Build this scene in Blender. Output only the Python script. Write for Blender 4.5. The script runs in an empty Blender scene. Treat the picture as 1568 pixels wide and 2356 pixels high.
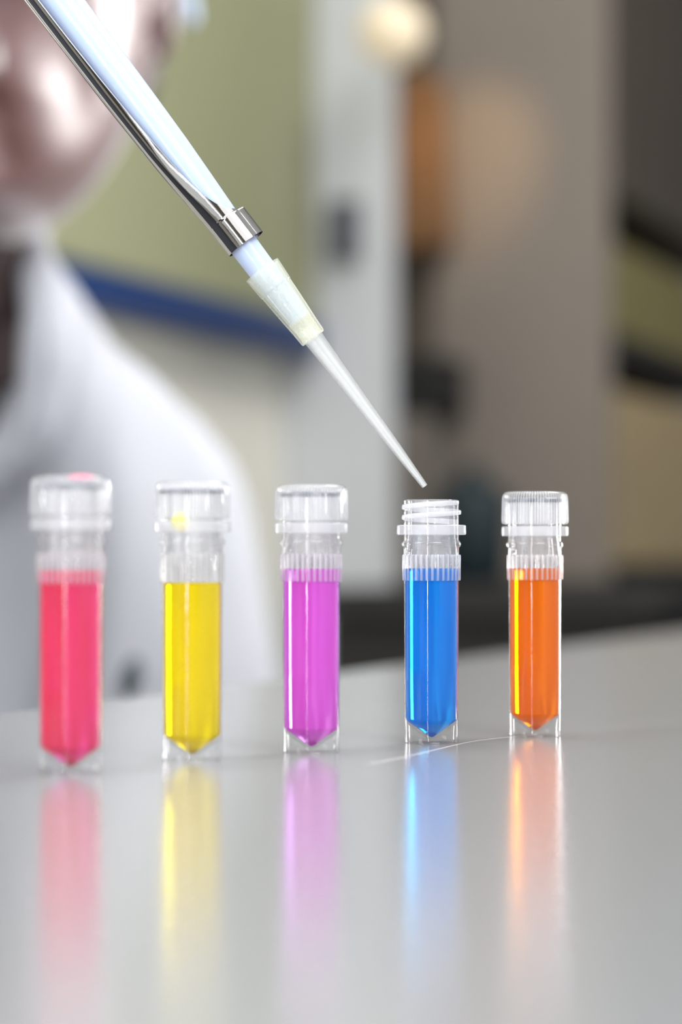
import bpy, bmesh, math, random
from mathutils import Vector, Matrix, noise
random.seed(4)
PI = math.pi
sc = bpy.context.scene
COL = sc.collection

# ------------------------------------------------------------------ camera, world, lights, exposure
F = 100 / 36 * 2356                 # focal length in pixels
BT = 0.900                          # bench top height
ZC = BT + 0.0328                    # camera height
PITCH = math.atan(117 / F)
cd = bpy.data.cameras.new('camera'); cam = bpy.data.objects.new('camera', cd); COL.objects.link(cam)
cam.location = (0, 0, ZC); cam.rotation_euler = (PI / 2 + PITCH, 0, 0)
cd.sensor_fit = 'VERTICAL'; cd.sensor_height = 36; cd.lens = 100
cd.clip_start = 0.01; cd.clip_end = 50
cd.dof.use_dof = True; cd.dof.focus_distance = 0.5185; cd.dof.aperture_fstop = 11.0
cd.dof.aperture_blades = 0
sc.camera = cam
sc.view_settings.view_transform = 'Standard'; sc.view_settings.look = 'None'
sc.view_settings.gamma = 1; sc.view_settings.exposure = 0.5
sc.cycles.max_bounces = 16; sc.cycles.transmission_bounces = 14; sc.cycles.transparent_max_bounces = 40
sc.cycles.diffuse_bounces = 4; sc.cycles.glossy_bounces = 6
sc.cycles.sample_clamp_indirect = 25
w = bpy.data.worlds.new('world'); sc.world = w; w.use_nodes = True
w.node_tree.nodes['Background'].inputs[0].default_value = (0.93, 0.96, 1.0, 1)
w.node_tree.nodes['Background'].inputs[1].default_value = 0.55

def area(name, loc, target, sx, sy, radiance, color=(1, 1, 1), spread=None):
    l = bpy.data.lights.new(name, 'AREA'); l.shape = 'RECTANGLE'; l.size = sx; l.size_y = sy
    l.energy = radiance * PI * sx * sy; l.color = color
    if spread: l.spread = math.radians(spread)
    o = bpy.data.objects.new(name, l); COL.objects.link(o); o.location = loc
    o.rotation_euler = (Vector(target) - Vector(loc)).to_track_quat('-Z', 'Y').to_euler()
    return o
area('backlight_rear_right', (0.95, 1.72, 1.00), (0.0, 0.52, 0.96), 0.24, 0.62, 31, (1.0, 0.98, 0.97))  # unseen backlight inferred from strips in tubes and bright cap edges
area('ceiling_light', (0.35, 0.9, 2.3), (0.2, 0.85, 0), 1.5, 1.5, 2.1, (0.97, 0.98, 1.0))
area('strip_light_front', (-0.37, -0.62, 1.0), (0.0155, 0.52, 0.95), 0.032, 0.9, 62, (1, 1, 1))
area('key_light_left', (-0.62, 0.15, 1.35), (-0.0, 0.6, 0.95), 0.35, 0.7, 5.0, (0.93, 0.97, 1.0))  # unseen soft key added at front left for the tubes
area('tube_fill', (0.30, -0.35, 1.65), (0, 0.28, 0.90), 0.8, 0.6, 0.95, (0.98, 0.99, 1.0), spread=60)  # unseen lamp added to brighten the tubes and near bench
area('front_fill', (0.4, -1.2, 1.8), (0, 1.0, 0.95), 1.6, 1.2, 0.8, (0.97, 0.98, 1.0))
area('face_side_fill', (0.75, 1.25, 1.42), (-0.12, 1.2, 1.20), 0.2, 0.4, 1.1, (0.97, 0.98, 1), spread=36)  # unseen lamp added to lift cheek and jaw, spread kept off the tubes
area('face_highlight_fill', (0.14, 0.10, 1.16), (-0.13, 1.15, 1.15), 0.14, 0.14, 1.3, (0.97, 0.98, 1), spread=24)  # unseen narrow lamp added for highlights on cheek and chin
area('overhead_fill_rear', (0.65, 1.75, 2.5), (0.0, 1.5, 0.9), 1.0, 0.8, 7, (1.0, 0.99, 0.98))  # unseen overhead lamp added to brighten bench and plastics from behind

# ------------------------------------------------------------------ helpers
def P(px, py, D):
    """world point seen at pixel (px, py) standing D metres in front of the camera"""
    v = Vector(((px - 784) / F, 1, (1178 - py) / F))
    v.rotate(Matrix.Rotation(PITCH, 3, 'X'))
    v *= D / v.y
    return Vector((v.x, v.y, ZC + v.z))

def tag(o, label=None, cat=None, group=None, kind=None):
    if label: o['label'] = label
    if cat: o['category'] = cat
    if group: o['group'] = group
    if kind: o['kind'] = kind
    return o

def empty(name, loc, label, cat, group=None):
    o = bpy.data.objects.new(name, None); COL.objects.link(o); o.location = loc
    o.empty_display_size = 0.02
    return tag(o, label, cat, group)

def obj(name, bm, mat, parent=None, smooth=True, recalc=True):
    if recalc: bmesh.ops.recalc_face_normals(bm, faces=bm.faces)
    me = bpy.data.meshes.new(name); bm.to_mesh(me); bm.free()
    for p in me.polygons: p.use_smooth = smooth
    me.materials.append(mat)
    o = bpy.data.objects.new(name, me); COL.objects.link(o)
    if parent: o.parent = parent
    return o

def auto(o, deg=35):
    """sharp edges stay sharp on a smooth mesh"""
    me = o.data; bm = bmesh.new(); bm.from_mesh(me)
    for e in bm.edges:
        e.smooth = not (len(e.link_faces) == 2 and e.calc_face_angle(0) > math.radians(deg))
    bm.to_mesh(me); bm.free(); return o

def add_lathe(bm, prof, n=96, rfun=None, closed=False):
    """prof: list of (r, z); r=0 makes a pole"""
    rings = []
    for (r, z) in prof:
        if r <= 1e-9: rings.append([bm.verts.new((0, 0, z))])
        else:
            ring = []
            for k in range(n):
                a = 2 * PI * k / n
                rr = rfun(r, z, a) if rfun else r
                ring.append(bm.verts.new((rr * math.cos(a), rr * math.sin(a), z)))
            rings.append(ring)
    pairs = list(zip(rings, rings[1:]))
    if closed: pairs.append((rings[-1], rings[0]))
    for A, B in pairs:
        for k in range(n):
            j = (k + 1) % n
            if len(A) == 1 and len(B) == 1: break
            if len(A) == 1: bm.faces.new((A[0], B[k], B[j]))
            elif len(B) == 1: bm.faces.new((A[k], A[j], B[0]))
            else: bm.faces.new((A[k], A[j], B[j], B[k]))

def add_box(bm, cx, cy, cz, sx, sy, sz, M=None, bevel=0.0):
    r = bmesh.ops.create_cube(bm, size=1.0)
    vs = r['verts']
    bmesh.ops.scale(bm, vec=(sx, sy, sz), verts=vs)
    bmesh.ops.translate(bm, vec=(cx, cy, cz), verts=vs)
    if M: bmesh.ops.transform(bm, matrix=M, verts=vs)
    if bevel:
        es = list({e for v in vs for e in v.link_edges})
        bmesh.ops.bevel(bm, geom=es, offset=bevel, segments=3, affect='EDGES', profile=0.5)

def frame_from(d):
    d = d.normalized(); a = Vector((0, 0, 1)) if abs(d.z) < 0.9 else Vector((1, 0, 0))
    u = d.cross(a).normalized(); return u, d.cross(u).normalized()

def add_tube(bm, pts, rad, n=20, caps=True, flat=None):
    """tapered tube along a polyline with round ends; flat squashes one section axis"""
    pts = [Vector(p) for p in pts]
    m = len(pts); rings = []
    prevu = None
    seq = []
    d0 = (pts[1] - pts[0]).normalized(); d1 = (pts[-1] - pts[-2]).normalized()
    if caps:
        for a in (80, 55, 30): seq.append((pts[0] - d0 * rad[0] * math.sin(math.radians(a)), rad[0] * math.cos(math.radians(a)), d0))
    for i in range(m):
        d = (pts[min(i + 1, m - 1)] - pts[max(i - 1, 0)]).normalized(); seq.append((pts[i], rad[i], d))
    if caps:
        for a in (30, 55, 80): seq.append((pts[-1] + d1 * rad[-1] * math.sin(math.radians(a)), rad[-1] * math.cos(math.radians(a)), d1))
    for c, r, d in seq:
        if prevu is None: u, v = frame_from(d)
        else:
            u = (prevu - d * prevu.dot(d)).normalized(); v = d.cross(u)
        prevu = u
        rings.append([bm.verts.new(c + u * r * math.cos(2 * PI * k / n) + v * r * (flat or 1) * math.sin(2 * PI * k / n)) for k in range(n)])
    for A, B in zip(rings, rings[1:]):
        for k in range(n):
            j = (k + 1) % n; bm.faces.new((A[k], A[j], B[j], B[k]))
    bm.faces.new(rings[0][::-1]); bm.faces.new(rings[-1])

def spline(pts, k=6):
    pts = [Vector(p) for p in pts]; out = []
    for i in range(len(pts) - 1):
        p0 = pts[max(i - 1, 0)]; p1 = pts[i]; p2 = pts[i + 1]; p3 = pts[min(i + 2, len(pts) - 1)]
        for j in range(k):
            t = j / k
            out.append(0.5 * (2 * p1 + (p2 - p0) * t + (2 * p0 - 5 * p1 + 4 * p2 - p3) * t * t + (3 * p1 - p0 - 3 * p2 + p3) * t ** 3))
    out.append(pts[-1]); return out

def remeshed(name, bm, mat, parent, voxel, smooth_it=6, fun=None):
    """fuse overlapping volumes into one continuous skin, then shape it"""
    bmesh.ops.recalc_face_normals(bm, faces=bm.faces)
    o = obj(name + '_raw', bm, mat)
    m = o.modifiers.new('r', 'REMESH'); m.mode = 'VOXEL'; m.voxel_size = voxel; m.use_smooth_shade = True
    s = o.modifiers.new('s', 'SMOOTH'); s.factor = 0.5; s.iterations = smooth_it
    dg = bpy.context.evaluated_depsgraph_get(); dg.update()
    me = bpy.data.meshes.new_from_object(o.evaluated_get(dg)); me.name = name
    bpy.data.objects.remove(o)
    if fun:
        ns = [v.normal.copy() for v in me.vertices]
        for v, n_ in zip(me.vertices, ns): v.co = fun(v.co.copy(), n_)
    for p in me.polygons: p.use_smooth = True
    if not me.materials: me.materials.append(mat)
    o = bpy.data.objects.new(name, me); COL.objects.link(o)
    if parent: o.parent = parent
    return o

# ------------------------------------------------------------------ materials
def nm(name):
    m = bpy.data.materials.new(name); m.use_nodes = True
    nt = m.node_tree; nt.nodes.clear()
    return m, nt, nt.nodes.new('ShaderNodeOutputMaterial')

def pbr(name, color, rough=0.5, metal=0.0, spec=0.5, var=0.0, vscale=8.0, bump=0.0, bscale=200.0, sss=0.0, coat=0.0, sheen=0.0, emit=None, estr=0.0, color2=None):
    m, nt, out = nm(name); L = nt.links
    b = nt.nodes.new('ShaderNodeBsdfPrincipled'); L.new(b.outputs[0], out.inputs[0])
    b.inputs['Roughness'].default_value = rough; b.inputs['Metallic'].default_value = metal
    b.inputs['Specular IOR Level'].default_value = spec; b.inputs['Coat Weight'].default_value = coat; b.inputs['Coat Roughness'].default_value = 0.25; b.inputs['Sheen Weight'].default_value = sheen; b.inputs['Sheen Roughness'].default_value = 0.35
    if sss: b.inputs['Subsurface Weight'].default_value = sss; b.inputs['Subsurface Scale'].default_value = 0.01
    tc = nt.nodes.new('ShaderNodeTexCoord')
    n = nt.nodes.new('ShaderNodeTexNoise'); n.inputs['Scale'].default_value = vscale; n.inputs['Detail'].default_value = 4
    L.new(tc.outputs['Object'], n.inputs['Vector'])
    mx = nt.nodes.new('ShaderNodeMix'); mx.data_type = 'RGBA'
    c2 = color2 or [max(0, c * (1 - var)) for c in color]
    mx.inputs[6].default_value = (*color, 1); mx.inputs[7].default_value = (*c2, 1)
    L.new(n.outputs['Fac'], mx.inputs[0]); L.new(mx.outputs[2], b.inputs['Base Color'])
    if bump:
        n2 = nt.nodes.new('ShaderNodeTexNoise'); n2.inputs['Scale'].default_value = bscale; n2.inputs['Detail'].default_value = 5
        L.new(tc.outputs['Object'], n2.inputs['Vector'])
        bp = nt.nodes.new('ShaderNodeBump'); bp.inputs['Strength'].default_value = bump; bp.inputs['Distance'].default_value = 0.0005
        L.new(n2.outputs['Fac'], bp.inputs['Height']); L.new(bp.outputs[0], b.inputs['Normal'])
    if emit:
        b.inputs['Emission Color'].default_value = (*emit, 1); b.inputs['Emission Strength'].default_value = estr
    return m

def plastic(name, milky, color=(0.95, 0.96, 1.0), rough=0.06, refr=0.0, spec_scale=1.0, ridge=None, face=0.035):
    """clear to milky polypropylene: straight-through light, a share of scattered light and a glossy skin"""
    m, nt, out = nm(name); L = nt.links; N = nt.nodes
    tr = N.new('ShaderNodeBsdfTransparent'); tr.inputs[0].default_value = (0.99, 0.99, 0.99, 1)
    base = tr.outputs[0]
    if refr:
        rf = N.new('ShaderNodeBsdfRefraction'); rf.inputs['IOR'].default_value = 1.35; rf.inputs['Roughness'].default_value = 0.04
        m0 = N.new('ShaderNodeMixShader'); m0.inputs[0].default_value = refr
        L.new(base, m0.inputs[1]); L.new(rf.outputs[0], m0.inputs[2]); base = m0.outputs[0]
    tl = N.new('ShaderNodeBsdfTranslucent'); tl.inputs[0].default_value = (*color, 1)
    df = N.new('ShaderNodeBsdfDiffuse'); df.inputs[0].default_value = (*color, 1)
    m1 = N.new('ShaderNodeMixShader'); m1.inputs[0].default_value = 0.5
    L.new(tl.outputs[0], m1.inputs[1]); L.new(df.outputs[0], m1.inputs[2])
    m2 = N.new('ShaderNodeMixShader'); m2.inputs[0].default_value = milky
    tc = N.new('ShaderNodeTexCoord'); no = N.new('ShaderNodeTexNoise'); no.inputs['Scale'].default_value = 900
    mr = N.new('ShaderNodeMapRange'); mr.inputs[3].default_value = milky * 0.97; mr.inputs[4].default_value = min(1, milky * 1.03)
    L.new(tc.outputs['Object'], no.inputs['Vector']); L.new(no.outputs['Fac'], mr.inputs[0]); L.new(mr.outputs[0], m2.inputs[0])
    L.new(base, m2.inputs[1]); L.new(m1.outputs[0], m2.inputs[2])
    if ridge:      # milkier ridges paint in the light the ribs refract: (count, milkiness of a ridge)
        sp = N.new('ShaderNodeSeparateXYZ'); L.new(tc.outputs['Object'], sp.inputs[0])
        at_ = N.new('ShaderNodeMath'); at_.operation = 'ARCTAN2'; L.new(sp.outputs[1], at_.inputs[0]); L.new(sp.outputs[0], at_.inputs[1])
        mu = N.new('ShaderNodeMath'); mu.operation = 'MULTIPLY'; mu.inputs[1].default_value = ridge[0]; L.new(at_.outputs[0], mu.inputs[0])
        co = N.new('ShaderNodeMath'); co.operation = 'COSINE'; L.new(mu.outputs[0], co.inputs[0])
        mr3 = N.new('ShaderNodeMapRange'); mr3.inputs[1].default_value = -0.3; mr3.inputs[2].default_value = 0.6
        mr3.inputs[3].default_value = milky; mr3.inputs[4].default_value = ridge[1]
        L.new(co.outputs[0], mr3.inputs[0]); L.new(mr3.outputs[0], m2.inputs[0])
    fr = N.new('ShaderNodeLayerWeight'); fr.inputs[0].default_value = 0.5
    pw = N.new('ShaderNodeMath'); pw.operation = 'POWER'; pw.inputs[1].default_value = 4.0
    L.new(fr.outputs['Facing'], pw.inputs[0])
    mr2 = N.new('ShaderNodeMapRange'); mr2.inputs[3].default_value = face; mr2.inputs[4].default_value = 0.75 * spec_scale
    L.new(pw.outputs[0], mr2.inputs[0])
    gl = N.new('ShaderNodeBsdfGlossy'); gl.inputs['Roughness'].default_value = rough
    m3 = N.new('ShaderNodeMixShader'); L.new(mr2.outputs[0], m3.inputs[0])
    L.new(m2.outputs[0], m3.inputs[1]); L.new(gl.outputs[0], m3.inputs[2]); L.new(m3.outputs[0], out.inputs[0])
    return m

def liquid(name, col, trans_col, clear=0.45):
    m, nt, out = nm(name); L = nt.links; N = nt.nodes
    rf = N.new('ShaderNodeBsdfRefraction'); rf.inputs['IOR'].default_value = 1.45; rf.inputs['Roughness'].default_value = 0.0
    rf.inputs[0].default_value = (*trans_col, 1)
    tl = N.new('ShaderNodeBsdfTranslucent'); tl.inputs[0].default_value = (*col, 1)
    df = N.new('ShaderNodeBsdfDiffuse'); df.inputs[0].default_value = (*col, 1)
    m1 = N.new('ShaderNodeMixShader'); m1.inputs[0].default_value = 0.62
    L.new(tl.outputs[0], m1.inputs[1]); L.new(df.outputs[0], m1.inputs[2])
    m2 = N.new('ShaderNodeMixShader'); m2.inputs[0].default_value = 1 - clear
    L.new(rf.outputs[0], m2.inputs[1]); L.new(m1.outputs[0], m2.inputs[2]); L.new(m2.outputs[0], out.inputs[0])
    return m

M_CLEAR = plastic('clear_plastic', 0.005, spec_scale=0.8, face=0.022)
M_NECK = plastic('cloudy_plastic', 0.085, refr=0.15)
M_COLLAR = plastic('ribbed_plastic', 0.06, refr=0.5, ridge=(32, 0.42))
M_FLANGE = plastic('milky_plastic', 0.36, rough=0.2)
M_CAP = plastic('cap_plastic', 0.03, rough=0.10, refr=0.0, ridge=(72, 0.36))
M_REFL = pbr('reflection_grey', (0.03, 0.04, 0.07), 0.5)  # dark ring added in place of a dark reflection under the cap top
M_TIP = plastic('tip_plastic', 0.20, color=(0.95, 0.98, 0.98), rough=0.15, refr=0.2)
M_TIPCOL = plastic('tip_collar_plastic', 0.27, color=(0.98, 0.99, 0.82), rough=0.1, refr=0.05)
M_SHAFT = pbr('shaft_plastic', (0.48, 0.59, 0.78), 0.2, sss=0.3)
M_METAL = pbr('polished_steel', (0.80, 0.78, 0.76), 0.07, metal=1.0, bump=0.012, bscale=700)
M_HANDLE = pbr('handle_plastic', (0.55, 0.58, 0.62), 0.35)

# bench: satin grey with fine grain and hairline scratches
def bench_mat():
    m, nt, out = nm('bench_laminate'); L = nt.links; N = nt.nodes
    b = N.new('ShaderNodeBsdfPrincipled'); L.new(b.outputs[0], out.inputs[0])
    tc = N.new('ShaderNodeTexCoord')
    n = N.new('ShaderNodeTexNoise'); n.inputs['Scale'].default_value = 900; n.inputs['Detail'].default_value = 3
    L.new(tc.outputs['Object'], n.inputs['Vector'])
    mx = N.new('ShaderNodeMix'); mx.data_type = 'RGBA'
    mx.inputs[6].default_value = (0.235, 0.24, 0.245, 1); mx.inputs[7].default_value = (0.285, 0.29, 0.295, 1)
    L.new(n.outputs['Fac'], mx.inputs[0]); L.new(mx.outputs[2], b.inputs['Base Color'])
    b.inputs['Roughness'].default_value = 0.18; b.inputs['Specular IOR Level'].default_value = 0.55
    b.inputs['IOR'].default_value = 1.5
    bp = N.new('ShaderNodeBump'); bp.inputs['Strength'].default_value = 0.05; bp.inputs['Distance'].default_value = 0.0002
    L.new(n.outputs['Fac'], bp.inputs['Height']); L.new(bp.outputs[0], b.inputs['Normal'])
    return m
M_BENCH = bench_mat()

# ------------------------------------------------------------------ room shell, laid out along the bench
U = Vector((0.301, 0.954, 0)).normalized(); V = Vector((U.y, -U.x, 0)); P0 = Vector((-0.233, 2.2, 0))
RM = Matrix(((V.x, U.x, 0, P0.x), (V.y, U.y, 0, P0.y), (0, 0, 1, 0), (0, 0, 0, 1)))   # local (v, u, z) -> world
def room_box(name, v0, v1, u0, u1, z0, z1, mat, parent=None, bevel=0.0):
    """box in room axes; the object's origin sits at its base centre unless it is a part"""
    c = RM @ Vector(((v0 + v1) / 2, (u0 + u1) / 2, z0))
    bm = bmesh.new(); add_box(bm, 0, 0, (z1 - z0) / 2, v1 - v0, u1 - u0, z1 - z0, bevel=bevel)
    o = obj(name, bm, mat, None, smooth=False)
    o.matrix_world = Matrix.Translation(c) @ RM.to_3x3().to_4x4()
    if parent:
        o.parent = parent; o.matrix_parent_inverse = Matrix.Translation(parent.location).inverted()
    return o
def S(o): o['kind'] = 'structure'; return o
def at(v, u, z): return RM @ Vector((v, u, z))

M_WALL = pbr('wall_paint', (0.88, 0.85, 0.74), 0.7, var=0.08, vscale=3)
M_FLOOR = pbr('floor_vinyl', (0.20, 0.20, 0.20), 0.4, var=0.2, vscale=30)
M_CEIL = pbr('ceiling_paint', (0.75, 0.75, 0.74), 0.8, var=0.05)
M_OLIVE = pbr('olive_cabinet', (0.26, 0.275, 0.14), 0.6, color2=(0.33, 0.325, 0.20), vscale=3.2)
M_BLUE = pbr('blue_rail', (0.004, 0.032, 0.14), 0.5, var=0.1)
M_PILLAR = pbr('pillar_grey', (0.74, 0.75, 0.78), 0.6, color2=(0.54, 0.56, 0.57), vscale=5)
M_TAUPE = pbr('taupe_panel', (0.29, 0.245, 0.205), 0.6, color2=(0.23, 0.20, 0.17), vscale=4)
M_DARK = pbr('dark_laminate', (0.016, 0.015, 0.015), 0.6, var=0.2)
M_BROWN = pbr('brown_laminate', (0.10, 0.08, 0.06), 0.6, var=0.2)
M_ORANGE = pbr('rust_fabric', (0.30, 0.14, 0.05), 0.9, color2=(0.14, 0.08, 0.04), vscale=12)
M_TEAL = pbr('dark_teal_plastic', (0.004, 0.016, 0.022), 0.5)
M_OLIVE2 = pbr('olive_card', (0.21, 0.18, 0.06), 0.7, color2=(0.26, 0.22, 0.09), vscale=9)
M_TAN = pbr('tan_card', (0.58, 0.43, 0.22), 0.8, color2=(0.35, 0.27, 0.17), vscale=9)
M_CREAM = pbr('cream_glass', (0.80, 0.68, 0.50), 0.4, emit=(1.0, 0.80, 0.55), estr=0.2)
M_CASE = pbr('case_grey', (0.20, 0.175, 0.15), 0.6)
M_BLACK = pbr('black_plastic', (0.008, 0.008, 0.008), 0.6)
M_SLOT = pbr('slate_plastic', (0.07, 0.075, 0.09), 0.5)

S(room_box('floor', -1.2, 3.2, -3.6, 4.2, -0.05, 0.0, M_FLOOR))
S(room_box('ceiling', -1.2, 3.2, -3.6, 4.2, 2.6, 2.65, M_CEIL))
S(room_box('wall_left', -0.1, 0.0, -3.6, 4.2, 0.0, 2.6, M_WALL))
S(room_box('wall_back', 0.0, 3.2, 4.1, 4.2, 0.0, 2.6, M_BROWN))
S(room_box('wall_front', 0.0, 3.2, -3.7, -3.6, 0.0, 2.6, M_BROWN))
S(room_box('dark_reflection_panel', 0.001, 0.035, -2.5, -1.42, 0.0, 2.1, M_SLOT))  # unseen dark panel added so the steel ejector reflects something dark
S(room_box('trim_1', 0.0, 0.109, 0.585, 0.605, 0.0, 2.6, M_PILLAR))

# wall cabinet above a blue rail
zr = 0.933 + 0.2155
wc = empty('wall_cabinet', at(0.02, -0.3, zr + 0.015), 'olive green wall cabinet with a dark blue rail along its bottom, behind the person', 'cabinet')
room_box('door', 0.0, 0.035, -0.02, 0.583, zr + 0.016, 2.2, M_OLIVE, wc, 0.003)
room_box('door', 0.0, 0.035, -0.63, -0.024, zr + 0.016, 2.2, M_OLIVE, wc, 0.003)
room_box('rail', 0.0, 0.040, -0.63, 0.583, zr - 0.016, zr + 0.015, M_BLUE, wc, 0.002)['label'] = 'dark blue bottom rail'

sw = room_box('socket_box', 0.052, 0.080, 0.570, 0.585, ZC + 0.290, ZC + 0.350, M_SLOT, bevel=0.003)
tag(sw, 'small slate grey box fixed upright on the pale grey pillar', 'box')

# dark counter running behind the bench
ct = empty('side_counter', at(0.2, 1.5, 0), 'low black counter along the wall beyond the work bench', 'counter')
room_box('countertop', 0.113, 0.42, 0.35, 3.6, 0.885, 0.912, M_DARK, ct, 0.003)
room_box('base_cabinet', 0.113, 0.40, 0.37, 3.58, 0.0, 0.884, M_DARK, ct)

# tall cabinet whose plain end faces the camera
tc_ = empty('storage_cabinet', at(0.155, 1.3, 0.912), 'tall taupe cabinet with open shelves on its right, standing on the black counter', 'cabinet')
room_box('end_panel', 0.060, 0.250, 0.918, 0.938, 0.914, 2.4, M_TAUPE, tc_, 0.002)
room_box('gap_filler', 0.001, 0.059, 0.920, 0.938, 0.914, 2.4, M_BROWN, tc_)['label'] = 'dark brown strip filling the gap for its shade'  # dark sheet added to stand in for the dark recess
room_box('back_panel', 0.050, 0.060, 0.918, 1.9, 0.914, 2.4, M_BROWN, tc_)
room_box('cabinet_door', 0.060, 0.252, 0.940, 1.9, ZC + 0.395, 2.4, M_BROWN, tc_)['label'] = 'dark brown upper door'
room_box('shelf', 0.060, 0.250, 0.940, 1.9, ZC + 0.222, ZC + 0.246, M_DARK, tc_)
room_box('shelf', 0.060, 0.250, 0.940, 1.9, 0.914, 0.930, M_DARK, tc_)
o = room_box('storage_box', 0.100, 0.246, 0.96, 1.75, ZC + 0.247, ZC + 0.345, M_OLIVE2, bevel=0.004)
tag(o, 'olive cardboard box on the upper open shelf of the taupe cabinet', 'box')
o = room_box('storage_box', 0.090, 0.240, 0.97, 1.75, 0.931, ZC + 0.190, M_TAN, bevel=0.004)
tag(o, 'tan cardboard box on the lower open shelf of the taupe cabinet', 'box')

# things in the gap beside the pillar
o = room_box('hanging_cloth', 0.020, 0.082, 0.86, 0.915, ZC + 0.33, ZC + 0.52, M_ORANGE, bevel=0.012)
tag(o, 'rust brown cloth hanging on the wall between pillar and taupe cabinet', 'cloth')
for v in o.data.vertices:
    v.co.x += 0.006 * math.sin(v.co.z * 60)
o = room_box('instrument_case', 0.020, 0.078, 0.84, 0.915, 0.9125, ZC + 0.155, M_CASE, bevel=0.005)
tag(o, 'grey brown upright instrument case on the counter right beside the pale pillar', 'case')
o = room_box('black_box', 0.020, 0.098, 0.84, 0.915, ZC + 0.1555, ZC + 0.218, M_BLACK, bevel=0.008)
tag(o, 'small black box lying on top of the grey brown instrument case', 'box')
bm = bmesh.new(); add_lathe(bm, [(0, 0.0), (0.031, 0.001), (0.035, 0.010), (0.038, 0.085), (0.031, 0.098), (0.014, 0.104), (0.012, 0.118), (0, 0.119)], 40)
o = obj('bottle', bm, M_TEAL); p = P(1085, 1300, 2.86); o.location = (p.x, p.y, 0.9125)
tag(o, 'dark teal bottle on the black counter, seen beyond the blue tube', 'bottle')
sl = bpy.data.lights.new('cabinet_spot', 'SPOT'); sl.energy = 3.0; sl.color = (1.0, 0.66, 0.32); sl.spot_size = math.radians(30); sl.spot_blend = 1.0; sl.shadow_soft_size = 0.02
so = bpy.data.objects.new('cabinet_spot', sl); COL.objects.link(so); so.location = P(1150, -250, 2.72); so.rotation_euler = (P(1085, 400, 3.06) - so.location).to_track_quat('-Z', 'Y').to_euler()
lp = empty('wall_lamp', P(903, 75, 2.62), 'cream globe lamp on the pale pillar at the top of the picture', 'lamp')
bm = bmesh.new(); bmesh.ops.create_uvsphere(bm, u_segments=32, v_segments=20, radius=0.031)
obj('lamp_globe', bm, M_CREAM, lp)
bm = bmesh.new(); add_tube(bm, [(0, 0.028, 0), (-0.012, 0.075, 0)], [0.008, 0.008], 16)
obj('bracket', bm, M_PILLAR, lp)

# ------------------------------------------------------------------ lab bench
lb = empty('lab_bench', at(1.0, -0.8, 0), 'smooth pale grey lab bench with the row of tubes standing on it', 'bench')
room_box('benchtop', 0.626, 1.65, -3.0, 1.2, BT - 0.030, BT, M_BENCH, lb, 0.0015)
room_box('base_cabinet', 0.70, 1.60, -2.95, 1.15, 0.0, BT - 0.0305, M_PILLAR, lb)

bm = bmesh.new()
sp_ = []
for (px_, py_) in [(840, 1758), (930, 1741), (1010, 1722), (1100, 1703), (1235, 1689)]:
    D_ = F * 0.0328 / (py_ - 1295); sp_.append(((px_ - 784) / F * D_, D_, BT + 0.00001))
add_tube(bm, spline(sp_, 5), [0.00003] * 21, 6, caps=False)
o = obj('scratch', bm, pbr('scratch_pale', (0.55, 0.55, 0.55), 0.4), None); o.parent = lb; o.matrix_parent_inverse = Matrix.Translation(lb.location).inverted(); o['label'] = 'fine pale scratch'

# ------------------------------------------------------------------ sample tubes
mm = 0.001
def ribs(n, depth):
    def f(r, z, a):
        s = math.cos(n * a)
        return r - depth * (0.5 - 0.5 * max(-1, min(1, s * 1.8)))
    return f

def tube_body_bm():
    bm = bmesh.new()
    outer = [(5.02, 34.0), (5.0, 29.8), (4.97, 24), (4.93, 14), (4.88, 3.6)]
        # wall down to the cone, cone outside, back up inside
    prof = [(4.84, 34.0), (4.82, 24), (4.79, 14), (4.74, 4.45), (4.55, 4.0), (0.55, 1.15), (0.0, 0.95),
            ]
    cone_out = [(0.0, 0.60), (0.75, 0.75), (4.6, 3.45), (4.88, 3.62)]
    add_lathe(bm, [(r * mm, z * mm) for r, z in prof + cone_out + outer[::-1][1:]] , 96)
    return bm
def skirt_bm():
    bm = bmesh.new()
    add_lathe(bm, [(4.88 * mm, 3.60 * mm), (4.85 * mm, 1.5 * mm), (4.84 * mm, 0.15 * mm), (4.72 * mm, 0.0), (4.40 * mm, 0.0), (4.25 * mm, 0.25 * mm), (4.20 * mm, 1.5 * mm), (4.3 * mm, 3.20 * mm)], 96, closed=False)
    return bm
def neck_bm():
    bm = bmesh.new()
    prof = [(4.84, 34.0), (4.6, 36), (4.35, 38), (4.30, 44.0), (4.42, 44.25), (4.85, 44.3), (5.0, 44.15), (5.0, 39.5), (5.0, 36.95), (5.12, 36.8),
            (5.40, 36.45), (5.40, 36.0), (5.15, 35.65), (5.04, 35.5), (5.04, 34.0)]
    add_lathe(bm, [(r * mm, z * mm) for r, z in prof], 96)
    return bm
def flange_bm():
    bm = bmesh.new()
    prof = [(4.98, 39.7), (6.15, 39.7), (6.32, 39.55), (6.36, 38.1), (6.22, 37.9), (4.98, 37.9)]
    add_lathe(bm, [(r * mm, z * mm) for r, z in prof], 96)
    return bm
def collar_bm():
    bm = bmesh.new(); f = ribs(32, 0.28 * mm)
    def g(r, z, a):
        return f(r, z, a) if r > 5.15 * mm else r
    prof = [(5.03, 34.3), (5.25, 34.3), (5.36, 34.15), (5.34, 32), (5.32, 29.75), (5.25, 29.6), (5.02, 29.55)]
    add_lathe(bm, [(r * mm, z * mm) for r, z in prof], 32 * 12, g)
    return bm
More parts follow.
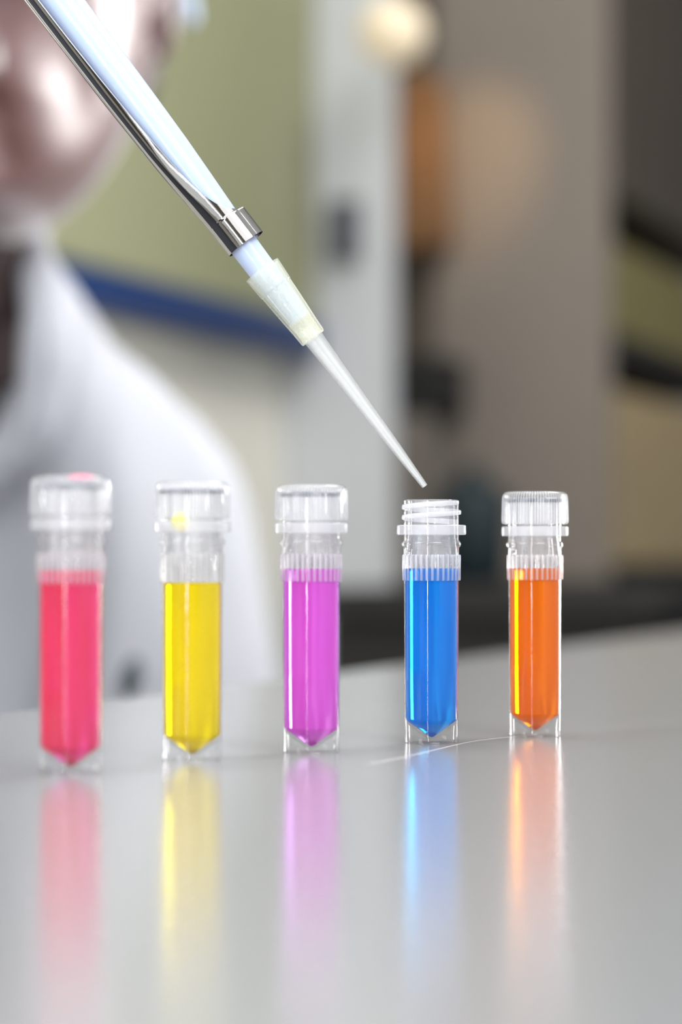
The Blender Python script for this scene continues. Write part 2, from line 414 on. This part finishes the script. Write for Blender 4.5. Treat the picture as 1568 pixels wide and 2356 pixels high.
def thread_bm():
    bm = bmesh.new(); turns = 1.95; n = 150; pitch = 1.88; z0 = 40.0; rings = []
    for i in range(n + 1):
        t = i / n; a = PI * 1.05 + PI + t * turns * 2 * PI; z = (z0 + 0.2 + pitch * turns * t)
        e = min(1, t * 14, (1 - t) * 14); e = math.sqrt(max(e, 0.02))
        h = 0.46; ro = 5.0 + 0.45 * e; ring = []
        for (r, dz) in [(4.9, -h * 1.05), (ro - 0.08, -h * 0.8), (ro, -h * 0.4), (ro, h * 0.4), (ro - 0.08, h * 0.8), (4.9, h * 1.05)]:
            zz = min(z + dz, 44.1); ring.append(bm.verts.new((r * mm * math.cos(a), r * mm * math.sin(a), zz * mm)))
        rings.append(ring)
    for A, B in zip(rings, rings[1:]):
        for k in range(6): bm.faces.new((A[k], A[(k + 1) % 6], B[(k + 1) % 6], B[k]))
    bm.faces.new(rings[0]); bm.faces.new(rings[-1][::-1])
    return bm
def cap_bm():
    bm = bmesh.new(); f = ribs(72, 0.18 * mm)
    def g(r, z, a):
        return f(r, z, a) if (r > 5.85 * mm and z < 45.6 * mm) else r
    prof = [(0, 45.95), (4.6, 45.98), (4.9, 46.25), (5.3, 46.3), (5.75, 46.1), (6.05, 45.75), (6.2, 45.3), (6.26, 44.6), (6.33, 42), (6.36, 40.8), (6.25, 40.35), (6.0, 40.15),
            (5.62, 40.15), (5.58, 40.5), (5.55, 44.75), (5.3, 45.1), (0, 45.15)]
    add_lathe(bm, [(r * mm, z * mm) for r, z in prof], 72 * 6, g)
    return bm
def reflection_bm():
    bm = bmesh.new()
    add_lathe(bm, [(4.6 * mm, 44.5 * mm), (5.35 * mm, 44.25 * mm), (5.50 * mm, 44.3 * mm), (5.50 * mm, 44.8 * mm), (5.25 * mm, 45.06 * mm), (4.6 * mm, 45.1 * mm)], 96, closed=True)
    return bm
def liquid_bm(top):
    bm = bmesh.new(); e = 0.03
    prof = [(0, top - 0.12), (3.2, top - 0.10), (4.4, top + 0.02), (4.79, top + 0.2), (4.80, top - 0.4), (4.79, 20), (4.76, 14), (4.71, 4.48), (4.50, 4.03), (0.5, 1.2), (0, 1.0)]
    add_lathe(bm, [(r * mm, z * mm) for r, z in prof], 96)
    return bm

def sample_tube(px, s, top, liq, label, cap=True, capmat=None, rot=0.0):
    D = F / (s * 1000)
    x = (px - 784) / F * D
    t = empty('sample_tube', (x, D, BT), label, 'tube', 'row of sample tubes on the bench')
    t.rotation_euler = (0, 0, rot)
    auto(obj('tube_body', tube_body_bm(), M_CLEAR, t), 50)
    auto(obj('skirt', skirt_bm(), M_CLEAR, t), 50)
    auto(obj('neck', neck_bm(), M_NECK, t), 40)
    auto(obj('flange', flange_bm(), M_FLANGE, t), 40)
    auto(obj('ribbed_collar', collar_bm(), M_COLLAR, t), 45)
    obj('liquid', liquid_bm(top), liq[0], t)['label'] = liq[1]
    if cap:
        c = auto(obj('screw_cap', cap_bm(), M_CAP, t), 60)
        obj('cap_reflection', reflection_bm(), M_REFL, c)['label'] = 'dark reflection ring under the cap top'
    else:
        auto(obj('screw_thread', thread_bm(), M_FLANGE, t), 50)
    return t

L_RED = liquid('red_liquid', (1.0, 0.085, 0.165), (1.0, 0.38, 0.95))
L_YEL = liquid('yellow_liquid', (0.98, 0.80, 0.0), (1.0, 0.95, 0.05))
L_MAG = liquid('magenta_liquid', (0.95, 0.14, 0.84), (0.85, 0.62, 1.0))
L_BLU = liquid('blue_liquid', (0.0, 0.27, 0.90), (0.15, 0.75, 1.0))
L_ORA = liquid('orange_liquid', (0.95, 0.235, 0.0), (1.0, 0.60, 0.02))
t_red = sample_tube(163, 14.72, 31.5, (L_RED, 'coral red liquid'), 'blurred capped tube of coral red liquid at the left end of the row')
t_yel = sample_tube(442, 13.82, 29.3, (L_YEL, 'bright yellow liquid'), 'capped tube of bright yellow liquid between the red and magenta tubes', rot=0.3)
t_mag = sample_tube(716, 13.27, 31.6, (L_MAG, 'magenta liquid'), 'capped tube of magenta pink liquid in the middle of the row', rot=0.7)
t_blu = sample_tube(992, 12.60, 31.6, (L_BLU, 'blue liquid'), 'open uncapped tube of bright blue liquid under the pipette tip', cap=False)
t_ora = sample_tube(1230, 12.11, 31.6, (L_ORA, 'orange liquid'), 'capped tube of orange liquid at the right end of the row', rot=0.2)

def drop(parent, loc, sx, sy, sz, mat, label):
    bm = bmesh.new(); bmesh.ops.create_icosphere(bm, subdivisions=3, radius=1)
    for v in bm.verts:
        k = 1 + 0.12 * noise.noise(v.co * 1.5); v.co = Vector((v.co.x * sx * k, v.co.y * sy * k, v.co.z * sz * k)) * mm
    o = obj('droplet', bm, mat, parent); o.location = Vector(loc) * mm; o['label'] = label
M_PINKD = pbr('pink_droplet', (0.95, 0.16, 0.32), 0.3); M_YELD = pbr('yellow_droplet', (0.88, 0.80, 0.05), 0.3)
drop(t_red, (1.6, 0.5, 46.2), 2.3, 2.0, 0.45, M_PINKD, 'pink droplet lying on the cap')
a = -0.3
drop(t_yel, (-3.6 * math.cos(a) - (-3.2) * math.sin(a) * -1, -3.6 * math.sin(a) + (-3.2) * math.cos(a), 39.6), 1.5, 1.2, 1.6, M_YELD, 'yellow droplet under the cap')

# ------------------------------------------------------------------ pipette (local z runs up along its axis from the tip end)
TIPP = P(977, 1119, 0.5185)
axis_up = Vector((-0.6005, 0.0, 0.7996)).normalized()
pip = empty('pipette', TIPP, 'pale blue white pipette with steel ejector and tip held over the open blue tube', 'pipette')
zx = axis_up; fx = Vector((0.7996, 0, 0.6005)).normalized(); fy = zx.cross(fx)     # local x = image right, -y = towards camera
pip.matrix_world = Matrix(((fx.x, fy.x, zx.x, TIPP.x), (fx.y, fy.y, zx.y, TIPP.y), (fx.z, fy.z, zx.z, TIPP.z), (0, 0, 0, 1)))
YS = -1 if fy.y > 0 else 1          # sign of local y that points at the camera

bm = bmesh.new()
add_lathe(bm, [(r * mm, z * mm) for r, z in [(0, 38), (2.0, 38), (2.35, 42), (2.56, 49), (2.68, 55), (2.84, 62), (3.15, 69), (3.45, 77), (3.60, 86), (3.72, 97), (3.85, 110), (4.1, 130), (4.6, 150), (4.8, 158), (0, 158)]], 72)
auto(obj('shaft', bm, M_SHAFT, pip), 50)

# disposable tip: cone below, finned collar above
bm = bmesh.new()
add_lathe(bm, [(r * mm, z * mm) for r, z in [(0.30, 0), (0.52, 0), (0.58, 0.6), (0.98, 9), (1.32, 20), (1.80, 32.5), (1.90, 34.5), (1.96, 36),
                                            (1.70, 36), (1.55, 34), (1.25, 28), (0.85, 16), (0.62, 8), (0.30, 0)]], 72)
tip = auto(obj('pipette_tip', bm, M_TIP, pip), 40)
bm = bmesh.new()
def fin(r, z, a):
    zz = z / mm
    if zz > 45.1 or r / mm < 2.35 + (zz - 33.8) * 0.074 - 0.12: return r
    s = math.cos(8 * a + 0.6); return r - 0.22 * mm * (1 if s < 0.72 else 0)
prof = [(2.02, 34.4), (2.35, 33.8), (2.50, 34.1), (2.62, 36.5), (2.85, 39.5), (3.05, 42.5), (3.18, 45.0), (3.34, 45.35), (3.60, 49.4), (3.32, 49.42), (2.95, 45.5), (2.62, 42.0), (2.47, 40.0), (2.14, 36.4)]
add_lathe(bm, [(r * mm, z * mm) for r, z in prof], 192, fin, closed=True)
c = auto(obj('tip_collar', bm, M_TIPCOL, tip), 30); c['label'] = 'pale yellow finned collar'

# ejector: curved steel sheet hugging the left side, closing to a ring at the bottom
def lerp(tab, x):
    for (a0, b0), (a1, b1) in zip(tab, tab[1:]):
        if x <= a1: return b0 + (b1 - b0) * max(0, (x - a0)) / (a1 - a0)
    return tab[-1][1]
R_T = [(55, 3.78), (60, 3.80), (64, 3.9), (70, 4.15), (78, 4.50), (90, 4.85), (105, 5.05), (130, 5.3), (160, 5.5)]
A_T = [(54.9, 180), (60.6, 180), (60.75, 150), (60.9, 132), (61.2, 121), (61.6, 112), (62.1, 105), (62.8, 98.5), (63.8, 91), (65.2, 84), (67.0, 78), (70, 72), (76, 67), (84, 62), (94, 58.5), (104, 56.5), (116, 56), (160, 55)]
C_T = [(55, 0.52), (61, 0.42), (66, 0.2), (72, 0.0), (160, -0.05)]
bm = bmesh.new(); ts = [55, 55.4, 56.5, 58, 59.5, 60.4, 60.6] + [60.9 + 0.15 * i for i in range(30)] + [65.5 + 0.7 * i for i in range(20)] + [80 + 2.5 * i for i in range(31)] + [157]
NA = 72; grids = []
for th in (0, 0.32):
    g = []
    for t in ts:
        if t > 60.7:
            w_ = min(3.0, 0.5 + (t - 60.7)); sm = lambda T: sum(lerp(T, t + w_ * q / 4) for q in range(-4, 5)) / 9
            R = sm(R_T) - th; cx = sm(C_T)
        else: R = lerp(R_T, t) - th; cx = lerp(C_T, t)
        al = math.radians(sum(lerp(A_T, t + q * 0.06 * max(0, t - 60.9)) for q in (-1, -.5, 0, .5, 1)) / 5) * 0.9999; row = []
        for k in range(NA + 1):
            q = -1 + 2 * k / NA; a = PI + q * al
            # the arm is slightly flattened into facets
            fl = min(1, max(0, (t - 61) / 19)); fl = fl * fl * (3 - 2 * fl); ca, sa = math.cos(a), math.sin(a)
            k4 = (abs(ca) ** 4 + abs(sa) ** 4) ** (-1 / 4)
            rr = R * (1 + fl * (k4 - 1))
            row.append(bm.verts.new(((cx + rr * ca) * mm, rr * sa * mm, t * mm)))
        g.append(row)
    grids.append(g)
for g in grids:
    for A, B in zip(g, g[1:]):
        for k in range(NA): bm.faces.new((A[k], A[k + 1], B[k + 1], B[k]))
for i in range(len(ts) - 1):
    for k in (0, NA):
        bm.faces.new((grids[0][i][k], grids[0][i + 1][k], grids[1][i + 1][k], grids[1][i][k]))
for i in (0, len(ts) - 1):
    for k in range(NA): bm.faces.new((grids[0][i][k], grids[0][i][k + 1], grids[1][i][k + 1], grids[1][i][k]))
e = auto(obj('ejector_sleeve', bm, M_METAL, pip), 38); e['label'] = 'polished steel ejector arm with ring'

bm = bmesh.new()
add_lathe(bm, [(r * mm, z * mm) for r, z in [(0, 158), (7, 158), (9, 162), (12, 175), (13, 200), (13.5, 240), (14.5, 262), (13, 268), (6, 270), (6, 282), (8, 283), (8, 288), (0, 289)]], 48)
auto(obj('handle', bm, M_HANDLE, pip), 40)

# ------------------------------------------------------------------ person in a lab coat
M_SKIN = pbr('skin', (0.15, 0.058, 0.05), 0.36, spec=1.0, sss=0.05, coat=0.8, sheen=0.75, color2=(0.085, 0.028, 0.024), vscale=14)
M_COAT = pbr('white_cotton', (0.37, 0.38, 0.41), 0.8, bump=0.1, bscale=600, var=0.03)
M_SHIRT = pbr('shaded_shirt', (0.018, 0.006, 0.005), 0.9, var=0.3)
M_HAIR = pbr('dark_hair', (0.05, 0.035, 0.03), 0.6)
M_TROU = pbr('dark_trousers', (0.03, 0.035, 0.05), 0.9)
M_LENS = plastic('goggle_plastic', 0.35, color=(0.8, 0.88, 1.0))
M_SPOT = pbr('dark_spot_teal', (0.03, 0.05, 0.06), 0.5)
bx, by = -0.201, 1.30
per = empty('person', (bx, by, 0), 'person in a white lab coat leaning in behind the tubes, face seen at top left', 'person')
HC = Vector((-0.155, 1.215, 1.186))
def g2(x, z, cx, cz, sx, sz): return math.exp(-((x - cx) / sx) ** 2 - ((z - cz) / sz) ** 2)
def head_pt(p):
    x, y, z = p.x * 77, p.y * 98, p.z * 118
    if z < 0: y *= 1 - 0.10 * (z / 118) ** 2
    if z > 20: x *= 1 - 0.06 * ((z - 20) / 98)
    fwd = max(0, -p.y)                  # face points along -y
    if p.y < 0:
        d = 0
        d += 24 * g2(x, z, 0, -34, 12, 13) + 13 * g2(x, z, 0, -12, 8, 24)
        d += 6 * g2(x, z, 15, -40, 8, 8) + 6 * g2(x, z, -15, -40, 8, 8)
        d += 9 * g2(x, z, 0, -62, 24, 7) + 9 * g2(x, z, 0, -78, 20, 6) - 6 * g2(x, z, 0, -70, 26, 3.5)
        d += 22 * g2(x, z, 0, -98, 32, 26) - 5 * g2(x, z, 0, -90, 24, 6)
        d += 8 * g2(x, z, 32, -58, 11, 18) + 8 * g2(x, z, -32, -58, 11, 18) - 5 * g2(x, z, 53, -60, 8, 26) - 5 * g2(x, z, -53, -60, 8, 26)
        d += 5 * g2(x, z, 12, -90, 9, 11) + 5 * g2(x, z, -12, -90, 9, 11)
        d -= 4 * g2(x, z, 25, -84, 5, 12) + 4 * g2(x, z, -25, -84, 5, 12)
        d -= 10 * g2(x, z, 32, 2, 17, 12) + 10 * g2(x, z, -32, 2, 17, 12)
        d += 7 * g2(x, z, 28, 22, 26, 8) + 7 * g2(x, z, -28, 22, 26, 8)
        d += 5 * g2(x, z, 32, 1, 11, 7) + 5 * g2(x, z, -32, 1, 11, 7)
        y -= d * min(1, fwd * 2.2)
    return Vector((x, y, z)) * mm
bm = bmesh.new()
bmesh.ops.create_icosphere(bm, subdivisions=6, radius=1)
yaw = Matrix.Rotation(math.radians(-6), 3, 'Z')
for v in bm.verts: v.co = HC + yaw @ head_pt(v.co)
for sx in (-1, 1):   # ears
    bmesh.ops.create_icosphere(bm, subdivisions=3, radius=1, matrix=Matrix.Translation(HC + yaw @ Vector((sx * 0.078, 0.012, -0.008))) @ yaw.to_4x4() @ Matrix.Rotation(sx * 0.35, 4, 'Z') @ Matrix.Diagonal((0.006, 0.017, 0.031, 1)))
add_tube(bm, spline([(-0.215, 1.33, 0.90), (-0.212, 1.315, 1.0), (-0.200, 1.265, 1.09), (-0.17, 1.245, 1.15)], 5), [0.06] * 5 + [0.052] * 5 + [0.050] * 6, 28)
add_tube(bm, [(-0.205, 1.32, 0.45), (-0.205, 1.32, 0.60), (-0.205, 1.32, 0.80), (-0.208, 1.32, 0.93)], [0.12, 0.11, 0.115, 0.08], 28)
SH_R = Vector((-0.315, 1.285, 0.945)); EL_R = Vector((-0.40, 0.98, 0.95)); 
def pw(x, y, z): return pip.matrix_world @ Vector((x * mm, y * mm, z * mm))
palm = pw(-20, 8, 205)
WR = palm + Vector((-0.045, 0.055, -0.025))
add_tube(bm, [SH_R, (SH_R + EL_R) / 2, EL_R, (EL_R + WR) / 2, WR], [0.036, 0.038, 0.036, 0.033, 0.024], 20)
add_tube(bm, [WR, (WR + palm) / 2, palm], [0.024, 0.028, 0.030], 20)
for i, (zz, rr) in enumerate([(238, 9.3), (219, 9.6), (200, 9.2), (183, 8.2)]):   # four fingers wrapped round the handle
    pts = [palm + (pw(-20, 8, zz) - palm) * 0.55]
    for dg in (175, 215, 255, 295, 330)[:5 - (i == 3)]:
        aa = math.radians(dg); rad_ = 13.6 + rr * 0.93
        pts.append(pw(rad_ * math.cos(aa), rad_ * math.sin(aa) * -YS * -1 if YS < 0 else -rad_ * math.sin(aa), zz))
    pts = spline(pts, 4); n_ = len(pts)
    add_tube(bm, pts, [(rr * (1 - 0.25 * k / n_)) * mm for k in range(n_)], 14)
thumb = spline([palm, pw(-16, -8 * YS, 240), pw(-8, -20 * YS, 262), pw(0, -14 * YS, 284)], 4)
add_tube(bm, thumb, [(12.5 - 3.5 * k / len(thumb)) * mm for k in range(len(thumb))], 14)
# left arm and hand resting low beside the body
SH_L = Vector((-0.112, 1.315, 0.950)); EL_L = Vector((-0.083, 1.30, 0.76)); WR_L = Vector((-0.17, 1.08, 0.60))
add_tube(bm, [SH_L, (SH_L + EL_L) / 2, EL_L, (EL_L + WR_L) / 2, WR_L, WR_L + Vector((-0.02, -0.05, -0.015))], [0.034, 0.036, 0.036, 0.032, 0.024, 0.028], 20)
for k in range(4):
    b0 = WR_L + Vector((-0.05 + 0.02 * k, -0.06, -0.018)); add_tube(bm, spline([b0, b0 + Vector((-0.005, -0.04, -0.005)), b0 + Vector((-0.005, -0.065, -0.025))], 3), [0.0088] * 7, 12)
add_tube(bm, [WR_L + Vector((0.01, -0.02, 0)), WR_L + Vector((0.03, -0.055, -0.005)), WR_L + Vector((0.025, -0.08, -0.015))], [0.012, 0.010, 0.009], 12)
per_body = remeshed('body', bm, M_SKIN, None, 0.0030, 3)

# seated lower body under the bench level
def local(o):
    o.parent = per; o.matrix_parent_inverse = Matrix.Translation(per.location).inverted(); return o
local(per_body)
bm = bmesh.new()
add_tube(bm, [(-0.205, 1.33, 0.44), (-0.205, 1.33, 0.56)], [0.135, 0.125], 28)
for dx in (-0.09, 0.09):
    add_tube(bm, spline([(-0.205 + dx, 1.32, 0.47), (-0.215 + dx * 1.2, 1.10, 0.49), (-0.225 + dx * 1.2, 0.90, 0.49), (-0.225 + dx * 1.2, 0.88, 0.40), (-0.22 + dx * 1.1, 0.93, 0.10)], 5),
             [0.085] * 5 + [0.075] * 5 + [0.066] * 5 + [0.06] * 5 + [0.052], 20)
local(remeshed('trousers', bm, M_TROU, None, 0.008, 4))
for dx in (-0.10, 0.10):
    bm = bmesh.new(); add_tube(bm, spline([(-0.22 + dx, 0.97, 0.04), (-0.225 + dx, 0.86, 0.045), (-0.228 + dx, 0.76, 0.032)], 4), [0.038] * 5 + [0.04] * 2 + [0.032] * 2, 20)
    for v in bm.verts: v.co.z = max(0.0, v.co.z)
    local(obj('shoe', bm, M_DARK))

# coat: torso loft + sleeves fused, then soft folds
def pz(y): return ZC + (1295 - y) / 5034.0
secs = [(555, 55, 52), (600, 63, 66), (650, 73, 76), (700, 80, 84), (790, 99, 95), (870, 121, 103), (950, 137, 109), (1030, 147, 113), (1100, 154, 115), (1200, 159, 117), (1300, 163, 118), (1400, 166, 118), (1700, 173, 120), (2300, 170, 125), (3500, 175, 140)]
bm = bmesh.new(); rings = []
for (y, hw, hd) in secs:
    ring = []
    for k in range(64):
        a = 2 * PI * k / 64; ca, sa = math.cos(a), math.sin(a); e_ = 2 / 2.3
        ring.append(bm.verts.new((bx + hw * mm * math.copysign(abs(ca) ** e_, ca), by + hd * mm * math.copysign(abs(sa) ** e_, sa), pz(y))))
    rings.append(ring)
for A, B in zip(rings, rings[1:]):
    for k in range(64): bm.faces.new((A[k], A[(k + 1) % 64], B[(k + 1) % 64], B[k]))
bm.faces.new(rings[0]); bm.faces.new(rings[-1][::-1])
add_tube(bm, spline([SH_L + Vector((-0.01, 0, 0.03)), SH_L + Vector((0.012, 0, -0.02)), (SH_L + EL_L) / 2 + Vector((0.004, 0, 0)), EL_L, (EL_L + WR_L) / 2, WR_L], 4), [0.046] * 4 + [0.052] * 4 + [0.055] * 4 + [0.056] * 4 + [0.05] * 4 + [0.044], 28)
add_tube(bm, spline([SH_R + Vector((0.03, 0, 0.0)), SH_R, (SH_R + EL_R) / 2, EL_R, (EL_R + WR) / 2, EL_R + (WR - EL_R) * 0.85], 4), [0.06] * 4 + [0.062] * 4 + [0.058] * 4 + [0.055] * 4 + [0.048] * 4 + [0.040], 28)
def folds(co, n):
    x = (co.x - bx) / mm; z = (co.z - pz(1100)) / mm
    d = 0
    w_ = math.sin(x * 0.085 + 1.6 * noise.noise(Vector((x * 0.01, z * 0.006, co.y * 8))) * 1.5 + z * 0.012)
    d += 5.0 * w_
    d += 9.0 * noise.noise(Vector((x * 0.022, z * 0.008, co.y * 16)))
    # a deep pleat where the sleeve meets the chest
    px_ = 92 + 0.10 * z
    d -= 11 * math.exp(-((x - px_) / 9) ** 2) * (1 / (1 + math.exp((z + 20) / 25))) * (1 if n.y < 0 else 0)
    return co + n * d * mm
def pc(px, py, D): return P(px, py, D)
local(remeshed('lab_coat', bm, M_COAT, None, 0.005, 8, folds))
# lapel and collar rolls
bm = bmesh.new()
add_tube(bm, spline([pc(60, 555, 1.27), pc(95, 640, 1.215), pc(108, 760, 1.188), pc(100, 880, 1.180), pc(60, 1010, 1.178), pc(-60, 1110, 1.18)], 6), [0.009] * 6 + [0.011] * 6 + [0.012] * 6 + [0.011] * 6 + [0.010] * 6 + [0.009], 20, flat=0.8)
add_tube(bm, spline([pc(60, 555, 1.27), pc(20, 550, 1.34), pc(-230, 540, 1.39), pc(-440, 545, 1.34), pc(-480, 560, 1.27), pc(-500, 760, 1.19), pc(-420, 900, 1.18), pc(-260, 1030, 1.18), pc(-60, 1110, 1.18)], 5), [0.011] * 41, 20)
local(remeshed('collar', bm, M_COAT, None, 0.003, 6))
bm = bmesh.new()
add_tube(bm, spline([pc(-230, 590, 1.255), pc(-215, 700, 1.235), pc(-205, 850, 1.222), pc(-180, 960, 1.220)], 6), [0.057] * 6 + [0.057] * 6 + [0.053] * 6 + [0.042], 32)
local(obj('shirt', bm, M_SHIRT))  # dark shirt drawn up over the neck to paint the shadow there
bm = bmesh.new(); bmesh.ops.create_uvsphere(bm, u_segments=20, v_segments=12, radius=1)
b = pc(302, 1560, 1.17)
for v in bm.verts: v.co = b + Vector((v.co.x * 0.0045 + v.co.z * 0.002, v.co.y * 0.006, v.co.z * 0.009))
local(obj('dark_spot', bm, M_SPOT))  # small dark teardrop on the coat front
# hair cap and goggles
bm = bmesh.new(); bmesh.ops.create_icosphere(bm, subdivisions=5, radius=1)
for v in bm.verts:
    q = v.co.copy(); s_ = 1.06 if (q.z > 0.30 or q.y > 0.25 and q.z > -0.45) else 0.90
    v.co = HC + yaw @ Vector((q.x * 0.077 * s_, q.y * 0.098 * s_, q.z * 0.118 * s_))
local(obj('hair', bm, M_HAIR))
bm = bmesh.new()
for sx in (-1, 1):
    pts = [HC + yaw @ (Vector((sx * 0.084, y_, z_))) for (y_, z_) in [(-0.058, 0.006), (-0.02, 0.004), (0.02, 0.001), (0.045, -0.012)]]
    add_tube(bm, spline(pts, 4), [0.004] * 13, 10)
    fr = [HC + yaw @ Vector((sx * x_, y_, z_)) for (x_, y_, z_) in [(0.006, -0.120, 0.022), (0.04, -0.114, 0.030), (0.074, -0.085, 0.024), (0.086, -0.055, 0.006), (0.072, -0.085, -0.018), (0.042, -0.108, -0.024), (0.012, -0.122, -0.008), (0.006, -0.120, 0.022)]]
    add_tube(bm, spline(fr, 4), [0.0035] * 29, 10)
gl = local(obj('goggles', bm, pbr('pale_blue_frame', (0.6, 0.72, 0.9), 0.3)))
